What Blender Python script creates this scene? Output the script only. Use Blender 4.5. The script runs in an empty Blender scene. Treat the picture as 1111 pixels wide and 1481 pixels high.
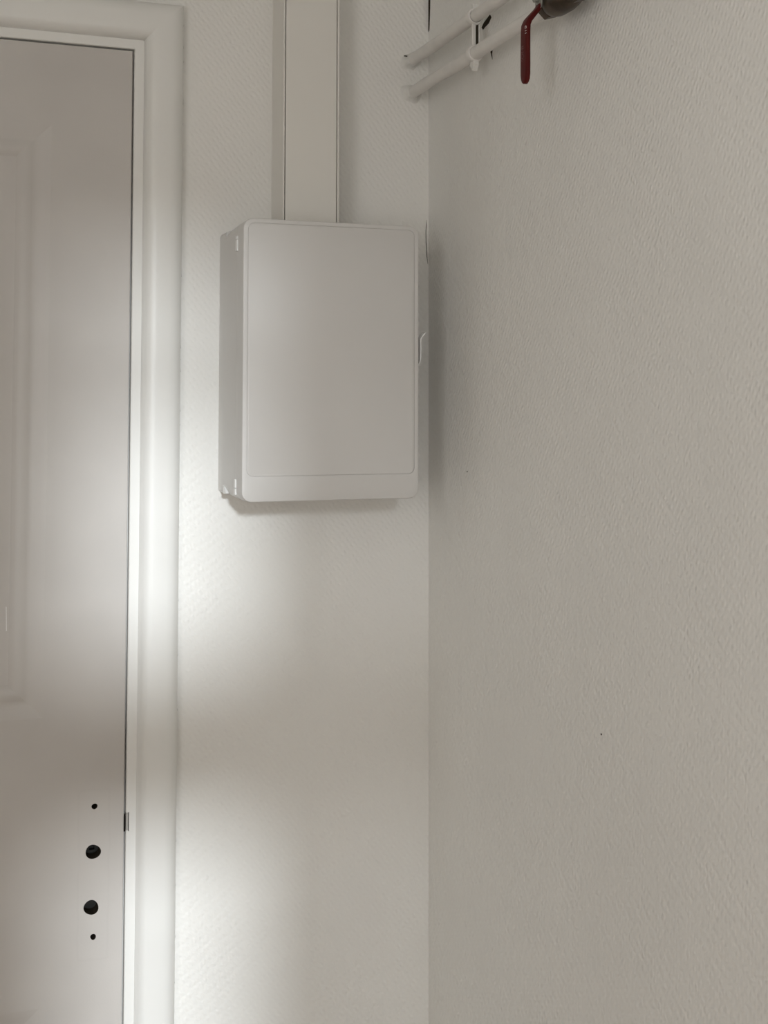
import bpy, bmesh, math, random
from mathutils import Vector, Matrix

random.seed(7)
scene = bpy.context.scene
C = bpy.context.collection
R = math.radians

# ------------------------------------------------------------------ camera
cam_d = bpy.data.cameras.new('camera')
cam = bpy.data.objects.new('camera', cam_d); C.objects.link(cam)
W, H = 1111.0, 1481.0
F_PX, PX, PY = 1936.0, 620.0, 485.0          # focal length and principal point of the photograph
cam_d.sensor_fit = 'VERTICAL'; cam_d.sensor_height = 36.0
cam_d.lens = F_PX / H * 36.0
cam_d.shift_x = (W / 2 - PX) / H
cam_d.shift_y = (PY - H / 2) / H
cam_d.clip_start = 0.02
cam.location = (-0.675, -1.768, 1.615)
cam.rotation_euler = (R(90) + math.atan2(100, 1936), 0, -R(20.9))
scene.camera = cam

# ------------------------------------------------------------------ light
w = bpy.data.worlds.new('world'); scene.world = w; w.use_nodes = True
bg = w.node_tree.nodes['Background']
bg.inputs[0].default_value = (0.80, 0.88, 1.0, 1); bg.inputs[1].default_value = 0.6

sun_d = bpy.data.lights.new('sun', 'SUN'); sun = bpy.data.objects.new('sun', sun_d); C.objects.link(sun)
sun_d.energy = 2.7; sun_d.angle = R(3.2); sun_d.color = (0.89, 0.955, 1.0)
SUN_DIR = Vector((0.15, 1, -0.20)).normalized()     # low light coming in through the rear window
sun.rotation_euler = SUN_DIR.to_track_quat('-Z', 'Y').to_euler()

def window_daylight(name, loc, sx, sy, watts, rot, col):
    d = bpy.data.lights.new(name, 'AREA'); o = bpy.data.objects.new(name, d); C.objects.link(o)
    d.shape = 'RECTANGLE'; d.size = sx; d.size_y = sy; d.energy = watts; d.color = col
    o.location = loc; o.rotation_euler = rot
    return o
# daylight entering through the wide window of the left wall (facing +x)
window_daylight('window_daylight', (-1.93, -2.45, 1.70), 1.3, 1.3, 27, (R(90), 0, R(-90)), (1.0, 0.960, 0.915))
# and through the narrow window behind the camera (facing +y)
window_daylight('window_daylight', (-.71, -3.38, 1.67), .56, 1.6, 7.0, (R(90), 0, 0), (1.0, 0.97, 0.93))

scene.view_settings.view_transform = 'Standard'
scene.view_settings.look = 'None'
scene.view_settings.gamma = 1.0
scene.view_settings.use_curve_mapping = False
scene.view_settings.exposure = -0.05
scene.cycles.max_bounces = 7; scene.cycles.diffuse_bounces = 5; scene.cycles.glossy_bounces = 2; scene.cycles.adaptive_threshold = 0.015
scene.cycles.caustics_reflective = False; scene.cycles.caustics_refractive = False

# ------------------------------------------------------------------ materials
def mat(name, col, rough=0.6, metal=0.0, spec=0.4):
    m = bpy.data.materials.new(name); m.use_nodes = True
    b = m.node_tree.nodes['Principled BSDF']
    b.inputs['Base Color'].default_value = (*col, 1)
    b.inputs['Roughness'].default_value = rough
    b.inputs['Metallic'].default_value = metal
    b.inputs['Specular IOR Level'].default_value = spec
    return m

class NT:
    def __init__(s, m): s.t = m.node_tree; s.b = s.t.nodes['Principled BSDF']
    def n(s, typ, **kw):
        o = s.t.nodes.new(typ)
        for k, v in kw.items(): setattr(o, k, v)
        return o
    def l(s, a, b): s.t.links.new(a, b)
    def math(s, op, a, b=None):
        o = s.n('ShaderNodeMath', operation=op)
        for i, v in enumerate((a, b)):
            if v is None: continue
            if hasattr(v, 'is_output'): s.l(v, o.inputs[i])
            else: o.inputs[i].default_value = v
        return o.outputs[0]

def noise_tint(m, col, amt=0.04, scale=6.0, bump=0.0, bscale=300, bdist=0.0004):
    """gentle unevenness of paint: colour drift plus fine relief"""
    k = NT(m)
    tc = k.n('ShaderNodeTexCoord')
    nz = k.n('ShaderNodeTexNoise'); nz.inputs['Scale'].default_value = scale; nz.inputs['Detail'].default_value = 2
    k.l(tc.outputs['Object'], nz.inputs['Vector'])
    rp = k.n('ShaderNodeMapRange'); rp.inputs[1].default_value = 0.3; rp.inputs[2].default_value = 0.7
    rp.inputs[3].default_value = 1 - amt; rp.inputs[4].default_value = 1 + amt
    k.l(nz.outputs[0], rp.inputs[0])
    mx = k.n('ShaderNodeVectorMath', operation='SCALE'); mx.inputs[0].default_value = col
    k.l(rp.outputs[0], mx.inputs['Scale']); k.l(mx.outputs[0], k.b.inputs['Base Color'])
    if bump:
        n2 = k.n('ShaderNodeTexNoise'); n2.inputs['Scale'].default_value = bscale; n2.inputs['Detail'].default_value = 1
        k.l(tc.outputs['Object'], n2.inputs['Vector'])
        bp = k.n('ShaderNodeBump'); bp.inputs['Strength'].default_value = bump; bp.inputs['Distance'].default_value = bdist
        k.l(n2.outputs[0], bp.inputs['Height']); k.l(bp.outputs[0], k.b.inputs['Normal'])
    return m

def wallpaper(name, col, axis, strength):
    """painted glass-fibre wallpaper: small diagonal weave; axis = the horizontal axis of the wall"""
    m = mat(name, col, 0.55, spec=0.35); k = NT(m)
    tc = k.n('ShaderNodeTexCoord'); sp = k.n('ShaderNodeSeparateXYZ')
    # uneven weave
    nd = k.n('ShaderNodeTexNoise'); nd.inputs['Scale'].default_value = 38; nd.inputs['Detail'].default_value = 1
    k.l(tc.outputs['Object'], nd.inputs['Vector'])
    sc = k.n('ShaderNodeVectorMath', operation='SCALE'); sc.inputs[0].default_value = (.010, .010, -.004)
    k.l(k.math('SUBTRACT', nd.outputs[0], .5), sc.inputs['Scale'])
    ad = k.n('ShaderNodeVectorMath', operation='ADD')
    k.l(tc.outputs['Object'], ad.inputs[0]); k.l(sc.outputs[0], ad.inputs[1]); k.l(ad.outputs[0], sp.inputs[0])
    h = sp.outputs[axis]; v = sp.outputs[2]
    a = k.math('ADD', k.math('MULTIPLY', h, 0.80), k.math('MULTIPLY', v, 0.60))
    b = k.math('SUBTRACT', k.math('MULTIPLY', h, 0.60), k.math('MULTIPLY', v, 0.80))
    s1 = k.math('SINE', k.math('MULTIPLY', a, 2 * math.pi / 0.0066))
    s2 = k.math('SINE', k.math('MULTIPLY', b, 2 * math.pi / 0.0105))
    weave = k.math('MULTIPLY', k.math('ADD', s1, 1.2), k.math('ADD', s2, 1.2))
    n2 = k.n('ShaderNodeTexNoise'); n2.inputs['Scale'].default_value = 190; n2.inputs['Detail'].default_value = 1
    k.l(tc.outputs['Object'], n2.inputs['Vector'])
    n3 = k.n('ShaderNodeTexNoise'); n3.inputs['Scale'].default_value = 9; n3.inputs['Detail'].default_value = 0
    k.l(tc.outputs['Object'], n3.inputs['Vector'])
    ht = k.math('ADD', k.math('MULTIPLY', weave, k.math('ADD', k.math('MULTIPLY', n3.outputs[0], 0.16), 0.12)), k.math('MULTIPLY', n2.outputs[0], 1.3))
    bp = k.n('ShaderNodeBump'); bp.inputs['Strength'].default_value = strength; bp.inputs['Distance'].default_value = 0.0007
    k.l(ht, bp.inputs['Height']); k.l(bp.outputs[0], k.b.inputs['Normal'])
    # faint uneven paint
    n4 = k.n('ShaderNodeTexNoise'); n4.inputs['Scale'].default_value = 4.5; n4.inputs['Detail'].default_value = 2
    k.l(tc.outputs['Object'], n4.inputs['Vector'])
    rp = k.n('ShaderNodeMapRange'); rp.inputs[1].default_value = .3; rp.inputs[2].default_value = .7
    rp.inputs[3].default_value = .97; rp.inputs[4].default_value = 1.02
    k.l(n4.outputs[0], rp.inputs[0])
    mx = k.n('ShaderNodeVectorMath', operation='SCALE'); mx.inputs[0].default_value = col
    k.l(rp.outputs[0], mx.inputs['Scale']); k.l(mx.outputs[0], k.b.inputs['Base Color'])
    return m

WALL = (0.885, 0.875, 0.845)
M = {}
M['paper_x'] = wallpaper('wallpaper_back', WALL, 0, 0.75)
M['paper_y'] = wallpaper('wallpaper_side', WALL, 1, 0.8)
M['plaster'] = noise_tint(mat('ceiling_paint', (.82, .81, .78), .8), (.82, .81, .78), .03, 3)
M['floor'] = noise_tint(mat('floor_wood', (.42, .30, .20), .5), (.42, .30, .20), .18, 5)
M['casing'] = noise_tint(mat('casing_paint', (.86, .855, .83), .36, spec=.5), (.86, .855, .83), .02, 7, .10, 120, .0006)
M['door'] = noise_tint(mat('door_paint', (.60, .572, .545), .42, spec=.5), (.60, .572, .545), .035, 8, .14, 420, .0004)
M['plastic'] = noise_tint(mat('white_plastic', (.70, .686, .668), .42, spec=.5), (.70, .686, .668), .012, 10, .10, 1500, .0002)
M['trunk'] = noise_tint(mat('trunking_plastic', (.82, .80, .755), .45), (.82, .80, .755), .015, 6, .05, 900, .0002)
M['hinge'] = mat('hinge_plastic', (.93, .93, .92), .4)
M['pipe'] = noise_tint(mat('pipe_paint', (.80, .78, .75), .4), (.80, .78, .75), .05, 30, .35, 90, .0012)
M['filler'] = noise_tint(mat('filler', (.80, .79, .76), .8), (.80, .79, .76), .04, 60, .6, 160, .0015)
M['dark'] = mat('dark_hollow', (.012, .010, .009), .9, spec=.1)
M['crack_and_shade'] = mat('crack_and_hole_shade', (.045, .036, .026), .95, spec=.05)  # near-black for open cracks and chips; paints the shade on the hole walls
M['steel'] = mat('lock_steel', (.025, .025, .022), .5, .6)
M['bright_steel'] = mat('strike_steel', (.55, .55, .54), .4, .6)
M['brass'] = noise_tint(mat('tarnished_brass', (.085, .062, .042), .38, .55), (.085, .062, .042), .35, 60, .2, 200, .0006)
M['chrome'] = mat('worn_plating', (.35, .35, .32), .35, .7)
M['red'] = noise_tint(mat('red_sleeve', (.085, .006, .005), .5, spec=.2), (.085, .006, .005), .08, 60)
M['relief'] = mat('red_relief', (.17, .06, .06), .5)
M['whiteprint'] = mat('white_print', (.75, .70, .68), .6)
M['winwood'] = mat('window_paint', (.80, .80, .78), .4)

def glass_mat():
    m = bpy.data.materials.new('window_glass'); m.use_nodes = True
    t = m.node_tree; t.nodes.clear()
    o = t.nodes.new('ShaderNodeOutputMaterial'); mx = t.nodes.new('ShaderNodeMixShader')
    tr = t.nodes.new('ShaderNodeBsdfTransparent'); gl = t.nodes.new('ShaderNodeBsdfGlossy')
    gl.inputs['Roughness'].default_value = .02; mx.inputs[0].default_value = .06
    t.links.new(tr.outputs[0], mx.inputs[1]); t.links.new(gl.outputs[0], mx.inputs[2]); t.links.new(mx.outputs[0], o.inputs[0])
    return m
M['glass'] = glass_mat()

# ghost outline of the removed lock plate on the door paint (a mark of its own)
def add_plate_ghost(m):
    k = NT(m)
    src = k.b.inputs['Base Color'].links[0].from_socket
    tc = k.n('ShaderNodeTexCoord'); sp = k.n('ShaderNodeSeparateXYZ'); k.l(tc.outputs['Object'], sp.inputs[0])
    nz = k.n('ShaderNodeTexNoise'); nz.inputs['Scale'].default_value = 45; k.l(tc.outputs['Object'], nz.inputs['Vector'])
    wob = k.math('MULTIPLY', k.math('SUBTRACT', nz.outputs[0], .5), .006)
    dx = k.math('SUBTRACT', k.math('ABSOLUTE', k.math('ADD', k.math('SUBTRACT', sp.outputs[0], -0.4555), wob)), 0.0185)
    dz = k.math('SUBTRACT', k.math('ABSOLUTE', k.math('ADD', k.math('SUBTRACT', sp.outputs[2], 1.022), wob)), 0.105)
    d = k.math('ABSOLUTE', k.math('MAXIMUM', dx, dz))
    line = k.n('ShaderNodeMapRange'); line.inputs[1].default_value = 0; line.inputs[2].default_value = .0022
    line.inputs[3].default_value = .975; line.inputs[4].default_value = 1.0
    k.l(d, line.inputs[0])
    mx = k.n('ShaderNodeVectorMath', operation='SCALE'); k.l(src, mx.inputs[0]); k.l(line.outputs[0], mx.inputs['Scale'])
    k.l(mx.outputs[0], k.b.inputs['Base Color'])
add_plate_ghost(M['door'])

# ------------------------------------------------------------------ helpers
def obj(name, bm, m, parent=None, smooth=None):
    me = bpy.data.meshes.new(name)
    bmesh.ops.recalc_face_normals(bm, faces=bm.faces)
    bm.to_mesh(me); bm.free()
    if smooth is not None:
        me.shade_smooth()
        me.set_sharp_from_angle(angle=R(smooth))
    me.materials.append(M[m] if isinstance(m, str) else m)
    o = bpy.data.objects.new(name, me); C.objects.link(o)
    if parent is not None:
        o.parent = parent
        o.matrix_parent_inverse = parent.matrix_world.inverted() if parent.type != 'EMPTY' else Matrix.Translation(parent.location).inverted()
    return o

def tag(o, label, cat, group=None, kind=None):
    o['label'] = label; o['category'] = cat
    if group: o['group'] = group
    if kind: o['kind'] = kind
    return o

def thing(name, loc, label, cat, kind=None):
    o = bpy.data.objects.new(name, None); C.objects.link(o); o.location = loc; o.empty_display_size = .05
    return tag(o, label, cat, kind=kind)

def box(bm, x0, x1, y0, y1, z0, z1, bev=0.0, seg=2):
    r = bmesh.ops.create_cube(bm, size=1)
    vs = r['verts']
    for v in vs:
        v.co = Vector(((x0 + x1) / 2 + v.co.x * (x1 - x0), (y0 + y1) / 2 + v.co.y * (y1 - y0), (z0 + z1) / 2 + v.co.z * (z1 - z0)))
    if bev:
        es = list({e for v in vs for e in v.link_edges})
        bmesh.ops.bevel(bm, geom=es, offset=bev, segments=seg, profile=.5, affect='EDGES')
    return bm

def B(*a, **k): return box(bmesh.new(), *a, **k)

def rrect(x0, x1, z0, z1, r, n=8):
    pts = []
    for cx, cz, a0 in ((x1 - r, z1 - r, 0), (x0 + r, z1 - r, 90), (x0 + r, z0 + r, 180), (x1 - r, z0 + r, 270)):
        for i in range(n + 1):
            a = R(a0 + 90 * i / n); pts.append((cx + r * math.cos(a), cz + r * math.sin(a)))
    return pts

def prism_y(bm, rings):
    """rings: list of (outline [(x, z)...], y); skins them and closes both ends"""
    L = []
    for pts, y in rings: L.append([bm.verts.new((p[0], y, p[1])) for p in pts])
    n = len(L[0])
    for a, b in zip(L, L[1:]):
        for i in range(n): bm.faces.new((a[i], a[(i + 1) % n], b[(i + 1) % n], b[i]))
    bm.faces.new(L[0]); bm.faces.new(L[-1][::-1])
    return bm

def tube(bm, pts, rad, n=14, cap=True):
    """tube through points; rad = number or list"""
    pts = [Vector(p) for p in pts]; rings = []
    if not isinstance(rad, (list, tuple)): rad = [rad] * len(pts)
    up = Vector((0, 0, 1))
    for i, p in enumerate(pts):
        t = (pts[min(i + 1, len(pts) - 1)] - pts[max(i - 1, 0)]).normalized()
        u = t.cross(up)
        if u.length < .05: u = t.cross(Vector((1, 0, 0)))
        u.normalize(); v = u.cross(t)
        rings.append([bm.verts.new(p + rad[i] * (math.cos(2 * math.pi * k / n) * u + math.sin(2 * math.pi * k / n) * v)) for k in range(n)])
    for a, b in zip(rings, rings[1:]):
        for i in range(n): bm.faces.new((a[i], a[(i + 1) % n], b[(i + 1) % n], b[i]))
    if cap: bm.faces.new(rings[0][::-1]); bm.faces.new(rings[-1])
    return bm

def wall_cells(us, vs, holes, place):
    """grid wall of boxes leaving out the cells listed in holes"""
    bm = bmesh.new()
    for i in range(len(us) - 1):
        for j in range(len(vs) - 1):
            if (i, j) in holes: continue
            box(bm, *place(us[i], us[i + 1], vs[j], vs[j + 1]))
    bmesh.ops.remove_doubles(bm, verts=bm.verts, dist=1e-5)
    # drop the inner partition faces
    seen = {}
    for f in bm.faces: seen.setdefault(tuple(round(c, 4) for c in f.calc_center_median()), []).append(f)
    dele = [f for fs in seen.values() if len(fs) > 1 for f in fs]
    bmesh.ops.delete(bm, geom=dele, context='FACES')
    return bm

def sliver(bm, plane, pts, off):
    """thin raised-edge polygon: plane 'y' -> pts are (x, z) on the back wall, plane 'x' -> pts are (y, z) on the right wall"""
    fr, bk = [], []
    for a, z in pts:
        if plane == 'y': fr.append(bm.verts.new((a, -off, z))); bk.append(bm.verts.new((a, .002, z)))
        else: fr.append(bm.verts.new((-off, a, z))); bk.append(bm.verts.new((.002, a, z)))
    n = len(fr); bm.faces.new(fr); bm.faces.new(bk[::-1])
    for i in range(n): bm.faces.new((fr[i], bk[i], bk[(i + 1) % n], fr[(i + 1) % n]))
    return bm

# ------------------------------------------------------------------ room shell
XL, YR, ZC = -1.75, -3.2, 2.62
DX0, DX1, DZ = -1.160, -0.400, 2.098            # opening for the door in the back wall
wb = obj('wall_back', wall_cells([XL - .2, DX0, DX1, .2], [0, DZ, ZC], {(1, 0)}, lambda a, b, c, d: (a, b, 0, .14, c, d)), 'paper_x')
tag(wb, 'white back wall with diagonal-weave painted wallpaper, holding the door and the white box', 'wall', kind='structure')
wr = obj('wall_right', B(0, .2, YR - .2, 0, 0, ZC), 'paper_y')
tag(wr, 'grey-white textured wallpaper wall filling the right half of the picture', 'wall', kind='structure')
# left wall with the wide window, rear wall with the narrow one
wl = obj('wall_left', wall_cells([YR - .2, -3.02, -1.88, 0], [0, 1.05, 2.35, ZC], {(1, 1)}, lambda a, b, c, d: (XL - .16, XL, a, b, c, d)), 'plaster')
tag(wl, 'white wall left of the door, out of view, with a wide window', 'wall', kind='structure')
N0, N1, NZ0, NZ1 = -1.005, -.420, .85, 2.48
wre = obj('wall_rear', wall_cells([XL - .16, N0, N1, .2], [0, NZ0, NZ1, ZC], {(1, 1)}, lambda a, b, c, d: (a, b, YR - .16, YR, c, d)), 'plaster')
tag(wre, 'white wall behind the camera, out of view, with a narrow window', 'wall', kind='structure')
fl = obj('floor', B(XL - .2, .2, YR - .2, .14, -.1, 0), 'floor'); tag(fl, 'brown wooden floor below the picture', 'floor', kind='structure')
ce = obj('ceiling', B(XL - .2, .2, YR - .2, .14, ZC, ZC + .1), 'plaster'); tag(ce, 'white painted ceiling above the picture', 'ceiling', kind='structure')
hall = obj('wall_hall', B(-1.6, 0, .55, .6, 0, ZC), 'plaster'); tag(hall, 'plain wall of the passage behind the closed door', 'wall', kind='structure')

def window(name, along, u0, u1, z0, z1, bars_z, bars_u, label, fw=.035):
    w_ = thing(name, (XL - .08, (u0 + u1) / 2, z0) if along == 'y' else ((u0 + u1) / 2, YR - .08, z0), label, 'window', 'structure')
    base = XL if along == 'y' else YR
    def P(bm, a, b, da, db, c, d):
        return box(bm, base + da, base + db, a, b, c, d) if along == 'y' else box(bm, a, b, base + da, base + db, c, d)
    f = bmesh.new(); da, db = -.115, -.065
    P(f, u0, u0 + fw, da, db, z0, z1); P(f, u1 - fw, u1, da, db, z0, z1)
    P(f, u0 + fw, u1 - fw, da, db, z0, z0 + fw); P(f, u0 + fw, u1 - fw, da, db, z1 - fw, z1)
    obj('window_frame', f, 'winwood', w_)
    for (a, b) in bars_z: obj('glazing_bar', P(bmesh.new(), u0 + fw, u1 - fw, da + .005, db - .005, a, b), 'winwood', w_)
    for (a, b) in bars_u: obj('glazing_bar', P(bmesh.new(), a, b, da + .005, db - .005, z0 + fw, z1 - fw), 'winwood', w_)
    obj('pane', P(bmesh.new(), u0 + fw, u1 - fw, -.092, -.088, z0 + fw, z1 - fw), 'glass', w_)
    return w_
window('window_1', 'x', N0, N1, NZ0, NZ1, [(1.715, 1.935)], [], 'narrow white window behind the camera, out of view, its thick transom shaped to shade the sun patch', fw=.010)  # unseen transom, made thick to cast the dark band across the sun patch
window('window_2', 'y', -3.02, -1.88, 1.05, 2.35, [(1.70, 1.73)], [(-2.47, -2.43)], 'wide white casement window left of the camera')
shut = thing('added_shutter', (-.58, YR - .03, NZ0), 'added unseen shutter of upright slats that thins the sun in the right half of the rear window', 'shutter', 'structure')  # slats added out of view to let only a little sun past
for k in range(14):
    x = -.748 + k * .0235
    obj('slat', B(x, x + .0198, YR - .060, YR - .052, NZ0, NZ1 - .002), 'winwood', shut)
# unseen slatted blind, added in the narrow window to soften the sun patch's top
blind = thing('added_blind', ((N0 + N1) / 2, YR - .03, NZ1), 'added unseen slatted blind over the top of the rear window, softening the sun patch', 'window blind', 'structure')
for k in range(12):
    z = NZ1 - .008 - k * .022
    b = bmesh.new(); f = [b.verts.new(p) for p in ((N0 + .002, YR - .04, z), (N1 - .002, YR - .04, z), (N1 - .002, YR - .024, z - .0145), (N0 + .002, YR - .024, z - .0145))]
    g = [b.verts.new(v.co + Vector((0, .0006, .0008))) for v in f]
    b.faces.new(f[::-1]); b.faces.new(g)
    for i in range(4): b.faces.new((f[i], f[(i + 1) % 4], g[(i + 1) % 4], g[i]))
    obj('slat', b, 'winwood', blind)

# ------------------------------------------------------------------ door surround (mitred casing and flat jamb strip)
XI, ZI, XLI = -0.4035, 2.0940, -1.1560           # inner edge of the casing
trim = thing('trim_1', (-.775, 0, 0), 'white rounded door casing with mitred corner around the door', 'door casing', 'structure')
CAS = [(0, .004), (0, -.0085), (.0008, -.0105), (.004, -.0165), (.0075, -.0206), (.0115, -.0226), (.017, -.0234), (.033, -.0234), (.0395, -.0224),
       (.0445, -.0198), (.0485, -.0155), (.0510, -.0100), (.0520, -.0050), (.0520, .004)]
JAMB = [(-.0125, .05), (-.0125, -.0062), (-.0115, -.0072), (.002, -.0072), (.002, .05)]
def sweep(name, prof, which, m, parent, smooth=50):
    bm = bmesh.new()
    if which == 'right': path = lambda u: [(XI + u, 0.0), (XI + u, ZI + u)]
    elif which == 'head': path = lambda u: [(XI + u, ZI + u), (XLI - u, ZI + u)]
    else: path = lambda u: [(XLI - u, ZI + u), (XLI - u, 0.0)]
    L = [[], []]
    for u, y in prof:
        for k, (x, z) in enumerate(path(u)): L[k].append(bm.verts.new((x, y, z)))
    n = len(prof)
    for i in range(n): bm.faces.new((L[0][i], L[0][(i + 1) % n], L[1][(i + 1) % n], L[1][i]))
    bm.faces.new(L[0]); bm.faces.new(L[1][::-1])
    return obj(name, bm, m, parent, smooth)
for s in ('right', 'head', 'left'):
    sweep('casing', CAS, s, 'casing', trim)
    sweep('jamb', JAMB, s, 'casing', trim, 30)
# door stop behind the leaf, closing the rebate
st = bmesh.new()
box(st, XI - .0148, XI - .0120, .0065, .05, 0, ZI + .0125); box(st, XLI + .0120, XLI + .0150, -.0005, .05, 0, ZI + .0125)
box(st, XLI + .0120, XI - .0120, .006, .05, ZI - .0148, ZI - .0120)
# short dark gaps where the casing paint has opened along the wallpaper
for z0, ln in ((2.118, .006), (2.086, .012), (2.068, .008), (2.008, .020), (1.985, .006), (1.925, .005), (1.78, .012), (1.685, .014), (1.672, .005), (1.655, .010),
               (1.602, .012), (1.585, .008), (1.452, .006), (1.355, .010), (1.286, .006), (1.215, .008), (1.045, .014), (.992, .006), (.925, .01), (.868, .008)):
    b = bmesh.new()
    x = XI + .0520
    sliver(b, 'y', [(x - .001, z0), (x + .0007, z0 + ln * .3), (x + .0005, z0 + ln * .8), (x - .001, z0 + ln)], .0022)
    obj('paint_gap', b, 'crack_and_shade', trim)

# ------------------------------------------------------------------ door leaf
door = thing('door_1', (-.78, 0, 0), 'closed white panelled door with four bare lock holes and no handle', 'door', 'structure')
XD1, XD0, ZD1 = -0.4182, -1.1410, 2.0792
YF, YB = -.0050, .0360                            # leaf face and back
leaf_bm = B(XD0, XD1, YF, YB, .008, ZD1, bev=.0008, seg=1)
panels = [(-1.037, -.5195, 1.222, 1.974), (-1.037, -.5195, .20, .866)]
HOLES = [(-.4552, 1.1062, .0036), (-.4562, 1.0498, .0092), (-.4578, .9810, .0092), (-.4549, .9443, .0036)]
leaf = obj('leaf', leaf_bm, 'door', door)
def carve(o, bms):
    for b in bms:
        me = bpy.data.meshes.new('c'); bmesh.ops.recalc_face_normals(b, faces=b.faces); b.to_mesh(me); b.free()
        c = bpy.data.objects.new('c', me); C.objects.link(c)
        md = o.modifiers.new('b', 'BOOLEAN'); md.operation = 'DIFFERENCE'; md.object = c; md.solver = 'EXACT'
        dg = bpy.context.evaluated_depsgraph_get()
        nm = bpy.data.meshes.new_from_object(o.evaluated_get(dg))
        o.modifiers.clear(); old = o.data; o.data = nm
        nm.name = old.name; bpy.data.meshes.remove(old)
        bpy.data.objects.remove(c); bpy.data.meshes.remove(me)
cut = []
for (a, b_, c, d) in panels: cut.append(B(a, b_, YF - .02, YF + .012, c, d))
for k, (x, z, r) in enumerate(HOLES):
    b = bmesh.new(); n = 22; rings = []
    pts = []
    for i in range(n):
        a = 2 * math.pi * i / n
        rr = r * (1 + .045 * math.sin(2 * a + 1.1 + k) + .03 * math.sin(3 * a + k * 2))
        pts.append((x + rr * math.cos(a), z + rr * math.sin(a)))
    prism_y(b, [(pts, YF - .01), (pts, .0302)])
    cut.append(b)
cut.append(B(XD1 - .09, XD1 - .012, .0165, .0310, .90, 1.15))  # mortise for the lock
carve(leaf, cut)
# near-black walls of the drilled holes: their inner shade put in as colour
leaf.data.materials.append(M['crack_and_shade'])
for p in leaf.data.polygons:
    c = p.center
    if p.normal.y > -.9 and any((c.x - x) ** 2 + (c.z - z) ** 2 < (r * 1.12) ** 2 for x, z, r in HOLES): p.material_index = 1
# low mouldings and boards of the two panels
for (a, b_, c, d) in panels:
    prof = [(-.0002, YF + .0), (.004, YF + .0006), (.010, YF + .0022), (.016, YF + .0033), (.0205, YF + .0034), (.0235, YF + .0023), (.029, YF + .0014), (.034, YF + .0018), (.0385, YF + .0036), (.0430, YF + .0058), (.0430, YF + .010), (-.0002, YF + .010)]
    for side in range(4):
        bm = bmesh.new(); L = [[], []]
        for u, y in prof:
            q = [(a + u, c + u), (b_ - u, c + u), (b_ - u, d - u), (a + u, d - u)]
            for k in (0, 1):
                x, z = q[(side + k) % 4]; L[k].append(bm.verts.new((x, y, z)))
        n = len(prof)
        for i in range(n): bm.faces.new((L[0][i], L[0][(i + 1) % n], L[1][(i + 1) % n], L[1][i]))
        bm.faces.new(L[0]); bm.faces.new(L[1][::-1])
        obj('moulding', bm, 'door', leaf, 35)
    obj('panel', B(a + .038, b_ - .038, YF + .0057, YF + .0118, c + .038, d - .038), 'door', leaf)
# lock inside the mortise
lk = obj('lock_case', B(XD1 - .0895, XD1 - .0125, .0190, .0305, .902, 1.148), 'steel', door)
b = bmesh.new(); x, z, r = HOLES[1]
ro = rrect(x - .0062, x + .0062, z - .0052, z + .0072, .006, 5); ri = rrect(x - .0034, x + .0034, z - .0022, z + .0046, .0004, 5)
V = [[b.verts.new((p[0], y, p[1])) for p in pts] for pts, y in ((ro, .019), (ro, .0105), (ri, .0105), (ri, .0185))]
for A_, B_ in zip(V, V[1:]):
    for i in range(len(A_)): b.faces.new((A_[i], A_[(i + 1) % len(A_)], B_[(i + 1) % len(A_)], B_[i]))
b.faces.new(V[-1])
obj('spindle_follower', b, 'steel', lk, 40)
x, z, r = HOLES[2]
obj('key_cylinder', prism_y(bmesh.new(), [(rrect(x - .006, x + .006, z - .004, z + .005, .004, 5), .019), (rrect(x - .0055, x + .0055, z - .0035, z + .0045, .0035, 5), .0125)]), 'steel', lk, 40)
# latch and strike in the gap
obj('latch_slot', B(XD1 - .0002, XD1 + .0021, YF + .0006, .018, 1.0705, 1.0900), 'dark', door)
sp_ = obj('strike_plate', B(XD1 + .0021, XD1 + .0052, -.0078, .016, 1.0725, 1.0945, bev=.0004, seg=1), 'bright_steel', trim)
obj('strike_edge', B(XD1 + .0050, XD1 + .0058, -.0080, .0, 1.0715, 1.0950), 'crack_and_shade', sp_)
obj('scratch', sliver(bmesh.new(), 'y', [(-.5655, 1.332), (-.5648, 1.332), (-.5655, 1.362), (-.5662, 1.362)], -.0), 'hinge', door).location = (0, 0, 0)

# ------------------------------------------------------------------ white distribution box
BX0, BX1, BZ0, BZ1, BD = -.2998, -.0668, 1.4942, 1.8472, .140
cab = thing('distribution_box', ((BX0 + BX1) / 2, 0, BZ0), 'white plastic distribution box with rounded corners mounted on the wall beside the corner', 'electrical box')
bm = prism_y(bmesh.new(), [(rrect(BX0 + .0006, BX1 - .0006, BZ0 + .004, BZ1 - .004, .006), .0005), (rrect(BX0 + .0006, BX1 - .0006, BZ0 + .004, BZ1 - .004, .006), -.040)])
obj('back_plate', bm, 'plastic', cab, 35)
r0 = .013
bm = prism_y(bmesh.new(), [(rrect(BX0, BX1, BZ0, BZ1, .020), -.0365), (rrect(BX0, BX1, BZ0, BZ1, .017), -.070), (rrect(BX0, BX1, BZ0, BZ1, r0), -.1062)])
obj('housing', bm, 'plastic', cab, 35)
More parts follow.
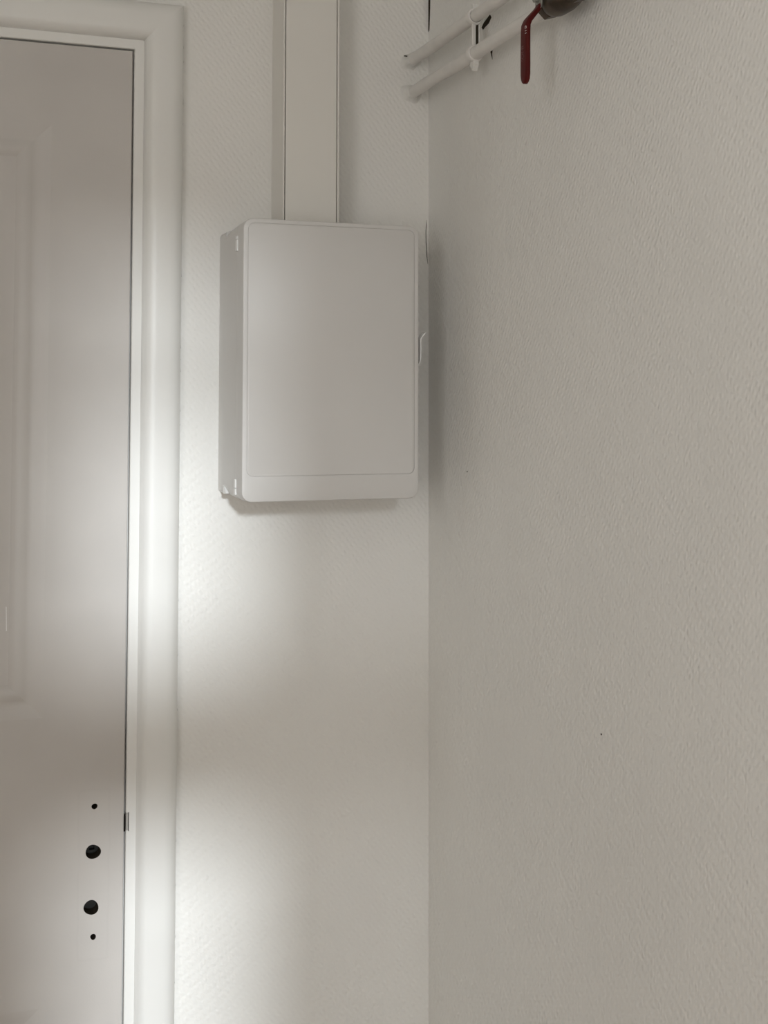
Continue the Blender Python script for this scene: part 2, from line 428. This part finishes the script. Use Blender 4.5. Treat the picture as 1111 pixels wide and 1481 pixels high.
# front cover: frame with an opening, then the hinged flap in it
PX0, PX1, PZ0, PZ1 = BX0 + .0062, BX1 - .0062, BZ0 + .0312, BZ1 - .0056
bm = bmesh.new()
outer = [(rrect(BX0, BX1, BZ0, BZ1, r0, 8), -.1068), (rrect(BX0, BX1, BZ0, BZ1, r0, 8), -BD + .0022), (rrect(BX0 + .0007, BX1 - .0007, BZ0 + .0007, BZ1 - .0007, r0 - .0007, 8), -BD + .0006),
         (rrect(BX0 + .0021, BX1 - .0021, BZ0 + .0021, BZ1 - .0021, r0 - .002, 8), -BD), (rrect(PX0, PX1, PZ0, PZ1, .0085, 8), -BD), (rrect(PX0, PX1, PZ0, PZ1, .0085, 8), -BD + .0012)]
L = [[bm.verts.new((p[0], y, p[1])) for p in pts] for pts, y in outer]
n = len(L[0])
for a, b in zip(L, L[1:]):
    for i in range(n): bm.faces.new((a[i], a[(i + 1) % n], b[(i + 1) % n], b[i]))
bm.faces.new(L[0]); bm.faces.new(L[-1][::-1])
cover = obj('front_cover', bm, 'plastic', cab, 35)
g = .0003
fl_ = [(rrect(PX0 + g, PX1 - g, PZ0 + .0008, PZ1 - g, .0080, 8), -BD + .0013), (rrect(PX0 + g, PX1 - g, PZ0 + .0008, PZ1 - g, .0080, 8), -BD + .0003),
       (rrect(PX0 + g + .0006, PX1 - g - .0006, PZ0 + .0013, PZ1 - g - .0006, .0075, 8), -BD - .0001)]
obj('flap', prism_y(bmesh.new(), fl_), 'plastic', cab, 35)
for za, zb, zc in ((1.8085, 1.8230, 1.8280), (1.5020, 1.5100, 1.5215)):
    h = obj('hinge', B(BX0 - .0016, BX0 + .004, -.1110, -.1030, za, zb, bev=.0005, seg=1), 'hinge', cab)
    obj('hinge_knuckle', B(BX0 - .0016, BX0 + .004, -.1110, -.1030, zb + .0005, zc, bev=.0005, seg=1), 'hinge', h)
# pale wedge low on the left side, coloured as the lit surface behind the gap
for zz, sg in ((BZ0 + .0050, 1),):
    b = bmesh.new(); f = []
    for dx in (-.0008, .003):
        f.append([b.verts.new((BX0 + dx, y, zz + sg * z)) for y, z in ((-.0385, 0), (-.0360, .0105), (-.0425, .0095), (-.055, .0012))])
    b.faces.new(f[0]); b.faces.new(f[1][::-1])
    for i in range(4): b.faces.new((f[0][i], f[0][(i + 1) % 4], f[1][(i + 1) % 4], f[1][i]))
    obj('lit_gap_wedge', b, 'hinge', cab)
# thin pull clip on the right edge
b = bmesh.new(); yc = -.131
path = [(BX1 + .0001, 1.6665), (BX1 + .0022, 1.6690), (BX1 + .0038, 1.6730), (BX1 + .0041, 1.6850), (BX1 + .0041, 1.7000), (BX1 + .0046, 1.7015), (BX1 + .0086, 1.7068), (BX1 + .0110, 1.7090)]
T = .0012; A_ = []
for (x, z) in path: A_.append([b.verts.new((x, yc - .004, z)), b.verts.new((x + T, yc - .004, z - T * .3)), b.verts.new((x + T, yc + .008, z - T * .3)), b.verts.new((x, yc + .008, z))])
for p, q in zip(A_, A_[1:]):
    for i in range(4): b.faces.new((p[i], p[(i + 1) % 4], q[(i + 1) % 4], q[i]))
b.faces.new(A_[0]); b.faces.new(A_[-1][::-1])
obj('pull_clip', b, 'hinge', cab, 40)

# ------------------------------------------------------------------ trunking above the box
TX0, TX1, TD = -.2288, -.1510, .060
tr = thing('cable_trunking', ((TX0 + TX1) / 2, 0, BZ1), 'flat white plastic cable trunking running up the wall from the box', 'trunking')
bm = bmesh.new()
pr = [(TX0, 0), (TX0, -TD + .0008), (TX0 + .0008, -TD), (TX0 + .0020, -TD), (TX0 + .0020, -TD + .006), (TX1 - .0030, -TD + .006), (TX1 - .0030, -TD), (TX1 - .0008, -TD), (TX1, -TD + .0008), (TX1, 0)]
L = [[bm.verts.new((x, y, z)) for x, y in pr] for z in (BZ1 - .0008, ZC)]
for i in range(len(pr)): bm.faces.new((L[0][i], L[0][(i + 1) % len(pr)], L[1][(i + 1) % len(pr)], L[1][i]))
bm.faces.new(L[0]); bm.faces.new(L[1][::-1])
obj('channel', bm, 'trunk', tr)
obj('lid', B(TX0 + .0034, TX1 - .0042, -TD - .0003, -TD + .0055, BZ1 - .0008, ZC, bev=.0004, seg=1), 'trunk', tr)

# ------------------------------------------------------------------ pipes
PXC, PR = -.0270, .0083
def wavy(y0, y1, z, n):
    pts, rad = [], []
    for i in range(n + 1):
        y = y0 + (y1 - y0) * i / n
        pts.append((PXC + .0004 * math.sin(y * 37 + z * 50), y, z + .0005 * math.sin(y * 23 + z * 90)))
        rad.append(PR + .00025 * math.sin(y * 61 + z * 30))
    return pts, rad
def collar_bm(z, s):
    """rough hand-pressed filler around the pipe where it enters the back wall"""
    b = bmesh.new(); n = 20; L = []
    for y, r in ((.0, .0140), (-.0012, .0118), (-.004, .0100), (-.008, .0092), (-.013, .0087), (-.0135, .0078)):
        ring = []
        for i in range(n):
            a = 2 * math.pi * i / n
            rr = r * (1 + (.16 if y > -.01 else .07) * math.sin(2 * a + s) + .08 * math.sin(5 * a + s * 3))
            ring.append(b.verts.new((min(PXC + rr * math.cos(a), -.0005), y + (.0015 * math.sin(3 * a + s) if y < -.003 else 0), z + rr * math.sin(a))))
        L.append(ring)
    for p, q in zip(L, L[1:]):
        for i in range(n): b.faces.new((p[i], p[(i + 1) % n], q[(i + 1) % n], q[i]))
    b.faces.new(L[0]); b.faces.new(L[-1][::-1])
    return b
ZU, ZL = 2.1030, 2.0560
pu = thing('heating_pipe', (PXC, -1.2, ZU), 'upper of the two white painted pipes along the right wall', 'pipe')
obj('pipe_run', tube(bmesh.new(), *wavy(.02, -2.6, ZU, 130), n=16), 'pipe', pu, 60)
obj('filler_collar', collar_bm(ZU, 0.6), 'filler', pu, 60)
obj('paint_nick', B(PXC - .0132, PXC - .0085, -.0095, -.0085, ZU + .0035, ZU + .0050), 'crack_and_shade', pu)
VY0, VY1 = -.440, -.524                             # the valve sits in the lower pipe between these
pl = thing('heating_pipe', (PXC, -1.2, ZL), 'lower of the two white painted pipes, carrying the red-handled valve', 'pipe')
obj('pipe_run', tube(bmesh.new(), *wavy(.02, VY0 - .004, ZL, 24), n=16), 'pipe', pl, 60)
obj('pipe_run', tube(bmesh.new(), *wavy(VY1 + .004, -2.6, ZL, 104), n=16), 'pipe', pl, 60)
obj('filler_collar', collar_bm(ZL, 2.4), 'filler', pl, 60)

# double clip holding both pipes
CY = -.2330
clip = thing('pipe_clip', (0, CY, (ZU + ZL) / 2), 'white painted double pipe clip holding the two pipes to the wall', 'pipe clip')
for z in (ZU, ZL):
    b = bmesh.new(); n = 22; L = []
    for y, r in ((CY + .0055, PR + .0002), (CY + .0055, PR + .0018), (CY + .004, PR + .0026), (CY - .004, PR + .0026), (CY - .0055, PR + .0018), (CY - .0055, PR + .0002)):
        L.append([b.verts.new((PXC + r * math.cos(2 * math.pi * i / n), y, z + r * math.sin(2 * math.pi * i / n))) for i in range(n)])
    L.append(L[0])
    for p, q in zip(L, L[1:]):
        for i in range(n): b.faces.new((p[i], p[(i + 1) % n], q[(i + 1) % n], q[i]))
    obj('clip_ring', b, 'pipe', clip, 50)
obj('front_strap', B(PXC - .0048, PXC + .0004, CY - .0040, CY - .0015, ZL + PR - .001, ZU - PR + .001, bev=.0006), 'pipe', clip)
obj('strap_gap', B(PXC + .0002, PXC + .0050, CY - .0012, CY + .0005, ZL + PR - .001, ZU - PR + .001), 'crack_and_shade', clip)
obj('back_strap', B(PXC + .0046, PXC + .0062, CY - .0038, CY - .0010, ZL + PR - .001, ZU - PR + .001, bev=.0004, seg=1), 'pipe', clip)
b = bmesh.new()
prf = [(CY - .0055, 0), (CY + .0055, 0), (CY + .0058, -.005), (CY, -.0120), (CY - .0058, -.005)]
L = [[b.verts.new((PXC + dx, y, ZL - PR - .0015 + z)) for y, z in prf] for dx in (-.0035, .0035)]
b.faces.new(L[0]); b.faces.new(L[1][::-1])
for i in range(5): b.faces.new((L[0][i], L[0][(i + 1) % 5], L[1][(i + 1) % 5], L[1][i]))
obj('clip_lug', b, 'filler', clip)
b = bmesh.new()
prf = [(CY - .0050, 0), (CY + .0050, 0), (CY + .003, .006), (CY - .003, .006)]
L = [[b.verts.new((PXC + dx, y, ZU + PR + .0015 + z)) for y, z in prf] for dx in (-.0035, .0035)]
b.faces.new(L[0]); b.faces.new(L[1][::-1])
for i in range(4): b.faces.new((L[0][i], L[0][(i + 1) % 4], L[1][(i + 1) % 4], L[1][i]))
obj('clip_lug', b, 'filler', clip)
# dark chips in the wall behind the clip
for pts in ([(-.1937, 2.1026), (-.2005, 2.1071), (-.2207, 2.1124), (-.2251, 2.1076), (-.2162, 2.1020), (-.205, 2.1005), (-.1982, 2.0985)],
            [(-.2204, 2.0678), (-.2292, 2.0674), (-.2270, 2.0599), (-.2280, 2.0525), (-.2237, 2.0607)]):
    obj('wall_chip', sliver(bmesh.new(), 'x', pts, .0004), 'crack_and_shade', wr)

# ------------------------------------------------------------------ ball valve
val = thing('ball_valve', (PXC, (VY0 + VY1) / 2, ZL), 'tarnished brass ball valve with a red lever on the lower pipe', 'valve')
def lathe_y(prof, n, z, hexa=False):
    b = bmesh.new(); L = []
    for y, r in prof:
        L.append([b.verts.new((PXC + r * math.cos(2 * math.pi * i / n + .3), y, z + r * math.sin(2 * math.pi * i / n + .3))) for i in range(n)])
    for p, q in zip(L, L[1:]):
        for i in range(n): b.faces.new((p[i], p[(i + 1) % n], q[(i + 1) % n], q[i]))
    b.faces.new(L[0]); b.faces.new(L[-1][::-1])
    return b
obj('valve_body', lathe_y([(VY0 - .013, .0118), (VY0 - .016, .0140), (VY0 - .026, .0162), (VY0 - .045, .0166), (VY0 - .060, .0150), (VY0 - .070, .0125)], 28, ZL), 'brass', val, 40)
obj('union_nut', lathe_y([(VY0, .0115), (VY0 - .0012, .0140), (VY0 - .0125, .0140), (VY0 - .014, .0120)], 6, ZL), 'brass', val)
obj('union_nut', lathe_y([(VY1 + .016, .0120), (VY1 + .0145, .0145), (VY1 + .0015, .0145), (VY1, .0115)], 6, ZL), 'brass', val)
SY = VY0 - .019                                     # stem position along the pipe
stem = bmesh.new()
tube(stem, [(PXC - .010, SY, ZL + .004), (PXC - .0165, SY, ZL + .004)], .0068, 16); tube(stem, [(PXC - .0165, SY, ZL + .004), (PXC - .023, SY, ZL + .004)], .0045, 6)
obj('stem', stem, 'chrome', val, 40)
# lever: hub plate, outward bend, long flat sleeve hanging down with a rounded end
LX = PXC - .0185
def strip_bm(st_):
    """rounded flat bar along (x, dy, z) stations with half width and half thickness"""
    b = bmesh.new(); L = []
    for i, (x, dy, z, hw, ht) in enumerate(st_):
        p0 = st_[max(i - 1, 0)]; p1 = st_[min(i + 1, len(st_) - 1)]
        t = Vector((p1[0] - p0[0], p1[2] - p0[2])).normalized(); nx, nz = t.y, -t.x
        ring = []
        e = lambda q: math.copysign(abs(q) ** .45, q)
        for k in range(16):
            a = 2 * math.pi * k / 16
            ring.append(b.verts.new((LX + x + nx * ht * e(math.sin(a)), SY + dy + hw * e(math.cos(a)), ZL + z + nz * ht * e(math.sin(a)))))
        L.append(ring)
    for p, q in zip(L, L[1:]):
        for i in range(16): b.faces.new((p[i], p[(i + 1) % 16], q[(i + 1) % 16], q[i]))
    b.faces.new(L[0]); b.faces.new(L[-1][::-1])
    return b
lev = obj('lever_plate', strip_bm([(0, 0, .013, .0060, .0011), (0, 0, .010, .0088, .0012), (0, 0, .000, .0088, .0012), (0, 0, -.006, .0066, .0012), (-.003, 0, -.0115, .0060, .0012)]), 'chrome', val, 50)
slv = obj('lever_sleeve', strip_bm([(-.0002, 0, -.0035, .0060, .0018), (-.0006, 0, -.0060, .0064, .0022), (-.0035, .0002, -.0105, .0066, .0026), (-.0090, .0008, -.0170, .0070, .0029), (-.0130, .0014, -.0220, .0076, .0030), (-.0150, .0018, -.0270, .0080, .0030),
        (-.0155, .0018, -.034, .0082, .0030), (-.0160, .0012, -.052, .0083, .0030), (-.0165, .0003, -.070, .0084, .0030), (-.0168, -.0002, -.0820, .0083, .0030), (-.0169, -.0004, -.0875, .0070, .0029), (-.0170, -.0004, -.0905, .0048, .0027), (-.0170, -.0004, -.0922, .0020, .0022)]), 'red', val, 50)
obj('hub_nut', tube(bmesh.new(), [(LX - .0010, SY, ZL + .004), (LX - .0060, SY, ZL + .004)], .0052, 6), 'chrome', val)

def text_mesh(name, body, size, m, parent, origin, ex, ey, depth=.0004):
    cu = bpy.data.curves.new(name, 'FONT'); cu.body = body; cu.size = size; cu.extrude = depth / 2; cu.align_x = 'CENTER'; cu.align_y = 'CENTER'
    t = bpy.data.objects.new('t', cu); C.objects.link(t)
    dg = bpy.context.evaluated_depsgraph_get(); me = bpy.data.meshes.new_from_object(t.evaluated_get(dg)); me.name = name
    bpy.data.objects.remove(t)
    ex = Vector(ex).normalized(); ey = Vector(ey).normalized(); ez = ex.cross(ey)
    me.transform(Matrix(((ex.x, ey.x, ez.x, origin[0]), (ex.y, ey.y, ez.y, origin[1]), (ex.z, ey.z, ez.z, origin[2]), (0, 0, 0, 1))))
    me.materials.clear(); me.materials.append(M[m])
    o = bpy.data.objects.new(name, me); C.objects.link(o); o.parent = parent
    if parent.type != 'EMPTY': o.matrix_parent_inverse = parent.matrix_world.inverted()
    return o
bpy.context.view_layer.update()
XF = LX - .0162 - .0030
text_mesh('raised_letters', 'INOX', .0082, 'relief', slv, (XF, SY + .0022, ZL - .0605), (0, 0, -1), (0, -1, 0))
text_mesh('printed_marks', 'C I I', .0052, 'whiteprint', slv, (XF + .0006, SY - .0050, ZL - .0340), (0, 0, -1), (0, -1, 0))

# ------------------------------------------------------------------ opened corner joints of the wallpaper
obj('paper_crack', sliver(bmesh.new(), 'x', [(-.0006, 2.1480), (-.0035, 2.1490), (-.0055, 2.165), (-.0070, 2.185), (-.0080, 2.22), (-.0090, 2.30), (-.0010, 2.30), (-.0008, 2.19)], .0005), 'crack_and_shade', wr)
obj('paper_crack', sliver(bmesh.new(), 'y', [(-.0030, 1.877), (-.0039, 1.870), (-.0044, 1.860), (-.0042, 1.845), (-.0033, 1.832), (-.0029, 1.825), (-.0012, 1.814), (-.0023, 1.829), (-.0035, 1.846), (-.0037, 1.860), (-.0033, 1.868)], .0005), 'crack_and_shade', wb)
# pin holes
for y, z in ((-.1425, 1.5273), (-.5069, 1.2707)):
    obj('pin_hole', sliver(bmesh.new(), 'x', [(y + .0011 * math.cos(a * 1.047), z + .0011 * math.sin(a * 1.047)) for a in range(6)], .0004), 'crack_and_shade', wr)
obj('door_stop', st, 'casing', trim)
